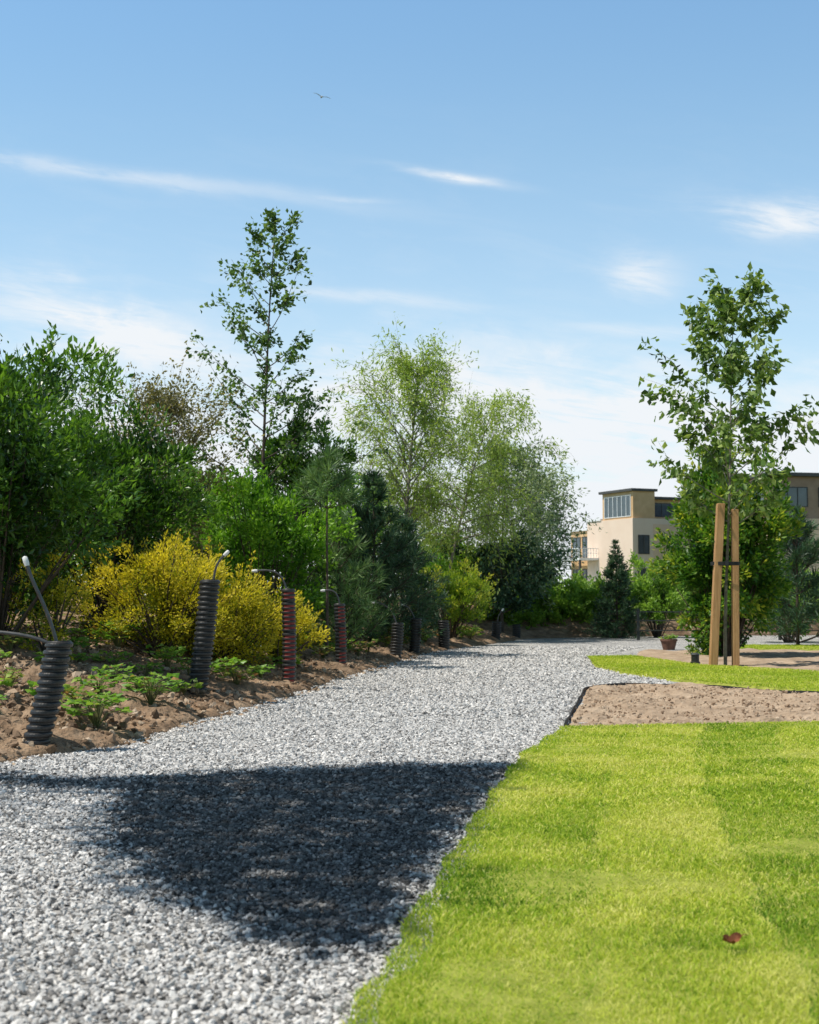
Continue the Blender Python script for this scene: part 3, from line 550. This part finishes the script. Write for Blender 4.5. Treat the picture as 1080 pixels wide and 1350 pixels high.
for r_ in range(6):
    a=r_*17; b2=((r_+1)%6)*17
    for i in range(16): F.append((a+i,a+i+1,b2+i+1,b2+i))
t=np.linspace(-1,1,9); Pb=np.stack([0*t,t*.26,0*t],1); Vb,Fb=tubes([(Pb,.055*np.sqrt(np.clip(1-t**2,0,1))*(1-.25*t)+.004)],8)
F=np.concatenate([np.array(F),Fb+len(V)]); V=np.concatenate([V,Vb])
o=link('gull',mk('gull',V,F,M_bird,smooth=True),label='distant gull gliding with outstretched wings',category='bird'); o.location=(-6.0,95,34.9); o.rotation_euler=(.1,.22,.3)
M_edge=m_noise('edging_rubber',[(.3,(.015,.015,.015)),(.7,(.04,.04,.04))],10,.7)
Q=resample([(.90,8.3),(1.2,10.2),(1.46,11.85),(1.6,12.1),(1.9,12.28),(2.36,12.24),(2.6,11.85),(3.2,11.08),(4.5,10.66),(8,10.36)],80)
V=np.concatenate([np.c_[Q,np.full(80,-.02)],np.c_[Q,.030+.006*np.sin(np.arange(80)*.9)]]); i=np.arange(79); F=np.stack([i,i+1,i+81,i+80],1)
o=link('lawn_edging',mk('lawn_edging',V,F,M_edge),label='thin black edging strip around the bare soil',category='edging'); m=o.modifiers.new('s','SOLIDIFY');m.thickness=.006

# ------------------------------------------------------------ buildings
M_cream=m_noise('cream_render',[(.3,(.74,.57,.45)),(.7,(.80,.64,.52))],.5,.85,spec=.2)
M_peach=m_noise('peach_render',[(.3,(.72,.50,.35)),(.7,(.78,.57,.41))],.5,.85,spec=.2)
M_gold=m_noise('golden_brick',[(.3,(.56,.36,.19)),(.7,(.68,.46,.26))],1.5,.85,.2,spec=.2)
M_brown=m_noise('brown_brick',[(.3,(.32,.20,.14)),(.7,(.42,.28,.20))],1.5,.85,spec=.2)
M_glass=m_noise('window_glass',[(.3,(.03,.045,.06)),(.7,(.07,.10,.13))],.7,.12,spec=.8)
M_white=m_noise('white_metal',[(.3,(.72,.73,.74)),(.7,(.82,.82,.82))],2,.5)
M_dkmetal=m_noise('dark_cladding',[(.3,(.05,.05,.05)),(.7,(.09,.085,.08))],2,.5)
def window(par,face,u0,u1,z0,z1,off=0.0,cols=2,fm=None):
    fm=fm or M_dkmetal
    fr=.07; B=[(u0,u1,z0,z0+fr),(u0,u1,z1-fr,z1),(u0,u0+fr,z0+fr,z1-fr),(u1-fr,u1,z0+fr,z1-fr)]
    for c in range(1,cols):
        m=u0+(u1-u0)*c/cols; B.append((m-fr/2,m+fr/2,z0+fr,z1-fr))
    def cv(b_,a,c):
        return (b_[0],b_[1],off-a,off-c,b_[2],b_[3]) if face=='front' else (off-a,off-c,b_[0],b_[1],b_[2],b_[3])
    w=boxes('window',[cv((u0+fr,u1-fr,z0+fr,z1-fr),.03,.01)],M_glass,par)
    boxes('frame',[cv(b_,.07,.008) for b_ in B],fm,w)
ph=math.radians(24)
e=empty('apartment_building',(22.0,140,0),'pale peach and golden brick flat-roofed apartment block with balconies','building',None,ph)
boxes('wall',[(0,9.5,0,8.6,-.5,8.75)],M_cream,e)
boxes('wall',[(.4,9.5,8.62,12.6,-.5,7.9)],M_gold,e)
boxes('wall',[(.15,2.7,.15,5.8,8.75,11.45)],M_gold,e)
boxes('wall',[(2.72,9.4,1.2,6.5,8.75,10.75)],M_gold,e)
boxes('roof',[(-.15,2.9,-.1,6.1,11.45,11.7)],M_dkmetal,e)
boxes('roof',[(2.95,9.7,.6,6.8,10.75,11.0)],M_dkmetal,e)
boxes('parapet',[(-.1,2.6,5.85,8.7,8.76,8.95)],M_white,e)
boxes('parapet',[(.2,2.6,8.72,12.8,7.91,8.1)],M_white,e)
boxes('render_panel',[(2.4,9.4,-.04,-.005,.3,8.2)],M_peach,e)
window(e,'left',.5,5.4,8.95,11.1,.15,6,M_white)
window(e,'front',3.2,6.2,9.0,10.4,1.2,3)
window(e,'front',6.6,9.0,9.0,10.4,1.2,3)
for z in(1.9,5.2): 
    window(e,'front',.6,1.9,z,z+1.9,0,2); window(e,'front',4.2,5.6,z,z+1.9,-.04,2); window(e,'front',6.8,8.4,z,z+1.9,-.04,2)
for z in(1.7,5.1): window(e,'left',8.8,10.2,z,z+2.2,.4,2); window(e,'left',10.6,12.2,z,z+2.2,.4,2)
for z in(1.4,4.75):
    bc=boxes('balcony',[(-2.3,-.005,6.4,12.8,z,z+.22)],M_white,e)
    bars=[(-2.3,-2.24,6.4,12.8,z+1.15,z+1.22),(-2.3,-2.26,6.4,12.8,z+.68,z+.72),(-2.2,0,6.4,6.45,z+1.15,z+1.22),(-2.2,0,6.4,6.45,z+.68,z+.72)]
    for q in np.arange(6.45,12.81,.32): bars.append((-2.29,-2.25,q,q+.05,z+.22,z+1.15))
    for q in np.arange(-1.9,0,.32): bars.append((q,q+.05,6.41,6.44,z+.22,z+1.15))
    boxes('railing',bars,M_white,bc)
for q in(6.5,12.5):
    boxes('column',[(-2.2,-2.0,q,q+.18,-.5,1.4)],M_dkmetal,e); boxes('column',[(-2.2,-2.0,q,q+.18,1.62,4.75)],M_dkmetal,e)
e=empty('apartment_building',(30.5,120,0),'brown brick apartment block with a dark flat roof','building',None,math.radians(12))
boxes('wall',[(0,18,0,12,-.5,7.6)],M_peach,e)
boxes('wall',[(0.1,18,.3,11.5,7.6,11.2)],M_brown,e)
boxes('roof',[(-.3,18.3,-.2,12,11.2,11.5)],M_dkmetal,e)
for x in(.8,4.6,8.4,12.2): 
    window(e,'front',x,x+2.8,8.6,10.3,.3,3); window(e,'front',x+.3,x+2.2,5.0,6.9,0,2); window(e,'front',x+.3,x+2.2,1.8,3.8,0,2)
window(e,'left',1.2,4.5,8.6,10.3,.1,3)

# ------------------------------------------------------------ world
w=bpy.data.worlds.new('World'); scene.world=w; w.use_nodes=True; nt=w.node_tree;N=nt.nodes;L=nt.links
bg=N['Background']; sky=N.new('ShaderNodeTexSky'); sky.sky_type='NISHITA'; sky.sun_disc=False
sky.sun_elevation=el; sky.sun_rotation=math.atan2(SUN[0],SUN[1])%(2*math.pi); sky.altitude=0; sky.air_density=1; sky.dust_density=.6; sky.ozone_density=2
def Mth(op,a,b_=None,c=None,clamp=False):
    m=N.new('ShaderNodeMath'); m.operation=op; m.use_clamp=clamp
    for i,v in enumerate((a,b_,c)):
        if v is None: continue
        if isinstance(v,(int,float)): m.inputs[i].default_value=v
        else: L.new(v,m.inputs[i])
    return m.outputs[0]
tc=N.new('ShaderNodeTexCoord'); sp=N.new('ShaderNodeSeparateXYZ'); L.new(tc.outputs['Generated'],sp.inputs[0])
X,Y,Z=sp.outputs; ya=Mth('MAXIMUM',Mth('ABSOLUTE',Y),.05); a=Mth('DIVIDE',X,ya); ev=Mth('DIVIDE',Z,ya)
def cnoise(sx,sy,shear,scale,det,dist,rough=.6):
    c=N.new('ShaderNodeCombineXYZ'); L.new(Mth('MULTIPLY',a,sx),c.inputs[0]); L.new(Mth('MULTIPLY',Mth('ADD',ev,Mth('MULTIPLY',a,shear)),sy),c.inputs[1])
    n=N.new('ShaderNodeTexNoise'); n.inputs['Scale'].default_value=scale; n.inputs['Detail'].default_value=det; n.inputs['Roughness'].default_value=rough; n.inputs['Distortion'].default_value=dist
    L.new(c.outputs[0],n.inputs['Vector']); return n.outputs[0]
nf=cnoise(9,34,.14,1.3,9,.5,.62); fib=cnoise(10,90,.16,1.6,8,.8,.65); n3=cnoise(9,16,.1,1.6,5,.3)
wob=Mth('MULTIPLY',Mth('SUBTRACT',n3,.5),2.2)
wob2=Mth('MULTIPLY',Mth('SUBTRACT',nf,.5),1.4)
tot=None
for (a0,e0,ra,re,sl,st) in [(-.20,.302,.17,.0065,-.13,.42),(.036,.301,.036,.0038,-.18,.85),(.27,.272,.05,.013,-.08,.85),(.165,.230,.028,.016,0,.6),(-.02,.213,.09,.005,-.10,.35),(.17,.19,.07,.006,-.07,.3),(.12,.125,.19,.045,-.05,1.0),(.0,.14,.12,.04,.1,.95),(-.20,.185,.11,.028,-.28,.85),(.28,.10,.12,.05,0,.9),(-.045,.285,.035,.003,-.05,.3),(.19,.165,.06,.010,0,.4),(.1,.05,.3,.06,0,.9),(-.2,.1,.22,.06,0,.85)]:
    da=Mth('DIVIDE',Mth('SUBTRACT',a,a0),ra)
    de=Mth('DIVIDE',Mth('SUBTRACT',Mth('SUBTRACT',ev,e0),Mth('MULTIPLY',Mth('SUBTRACT',a,a0),sl)),re)
    de=Mth('ADD',de,wob); da=Mth('ADD',da,wob2)
    d2=Mth('ADD',Mth('POWER',Mth('ABSOLUTE',da),2),Mth('POWER',Mth('ABSOLUTE',de),2))
    f=Mth('MULTIPLY',Mth('POWER',2.718,Mth('MULTIPLY',d2,-1.3)),st)
    tot=f if tot is None else Mth('MAXIMUM',tot,f)
mask=Mth('MULTIPLY',tot,Mth('MULTIPLY_ADD',Mth('ADD',nf,fib),2.3,-1.40,clamp=True))
cir=Mth('MULTIPLY',Mth('SUBTRACT',nf,.47,clamp=True),.9); cirm=Mth('MULTIPLY',cir,Mth('SUBTRACT',1,Mth('MULTIPLY',ev,2.7),clamp=True))
haze=Mth('POWER',Mth('SUBTRACT',1,Mth('MULTIPLY',Mth('MAXIMUM',ev,0),2.2),clamp=True),2)
mask=Mth('ADD',Mth('ADD',mask,cirm),Mth('MULTIPLY_ADD',haze,.56,.04),clamp=True); mask=Mth('MULTIPLY',mask,Mth('GREATER_THAN',Y,0.05))
gain=ramp(N,[(0,(1.7,1.74,1.65)),(.30,(1.62,1.95,1.84)),(.42,(1.55,2.0,2.0)),(.55,(.5,.56,.53)),(1,(.27,.28,.25))]); L.new(Z,gain.inputs[0])
gm=N.new('ShaderNodeMixRGB'); gm.blend_type='MULTIPLY'; gm.inputs[0].default_value=1; L.new(sky.outputs[0],gm.inputs[1]); L.new(gain.outputs[0],gm.inputs[2])
mx=N.new('ShaderNodeMixRGB'); L.new(mask,mx.inputs[0]); L.new(gm.outputs[0],mx.inputs[1]); mx.inputs[2].default_value=(8.8,9.2,9.6,1)
L.new(mx.outputs[0],bg.inputs[0]); bg.inputs[1].default_value=.1

sun=bpy.data.lights.new('sun','SUN'); sun.energy=5; sun.angle=math.radians(.5); sun.color=(1,.95,.86)
so=link('sun',sun); so.rotation_euler=Vector(S3).to_track_quat('Z','Y').to_euler(); so.location=(-10,-5,20)

cam=bpy.data.cameras.new('camera'); co=link('camera',cam); co.location=(0,0,.75); co.rotation_euler=(math.radians(90+3.51),0,0)
cam.sensor_fit='VERTICAL'; cam.sensor_height=36; cam.sensor_width=28.8; cam.lens=50; cam.clip_end=3000; cam.clip_start=.05
cam.dof.use_dof=True; cam.dof.focus_distance=9; cam.dof.aperture_fstop=8
scene.camera=co
scene.view_settings.view_transform='Standard'; scene.view_settings.look='None'; scene.view_settings.exposure=0
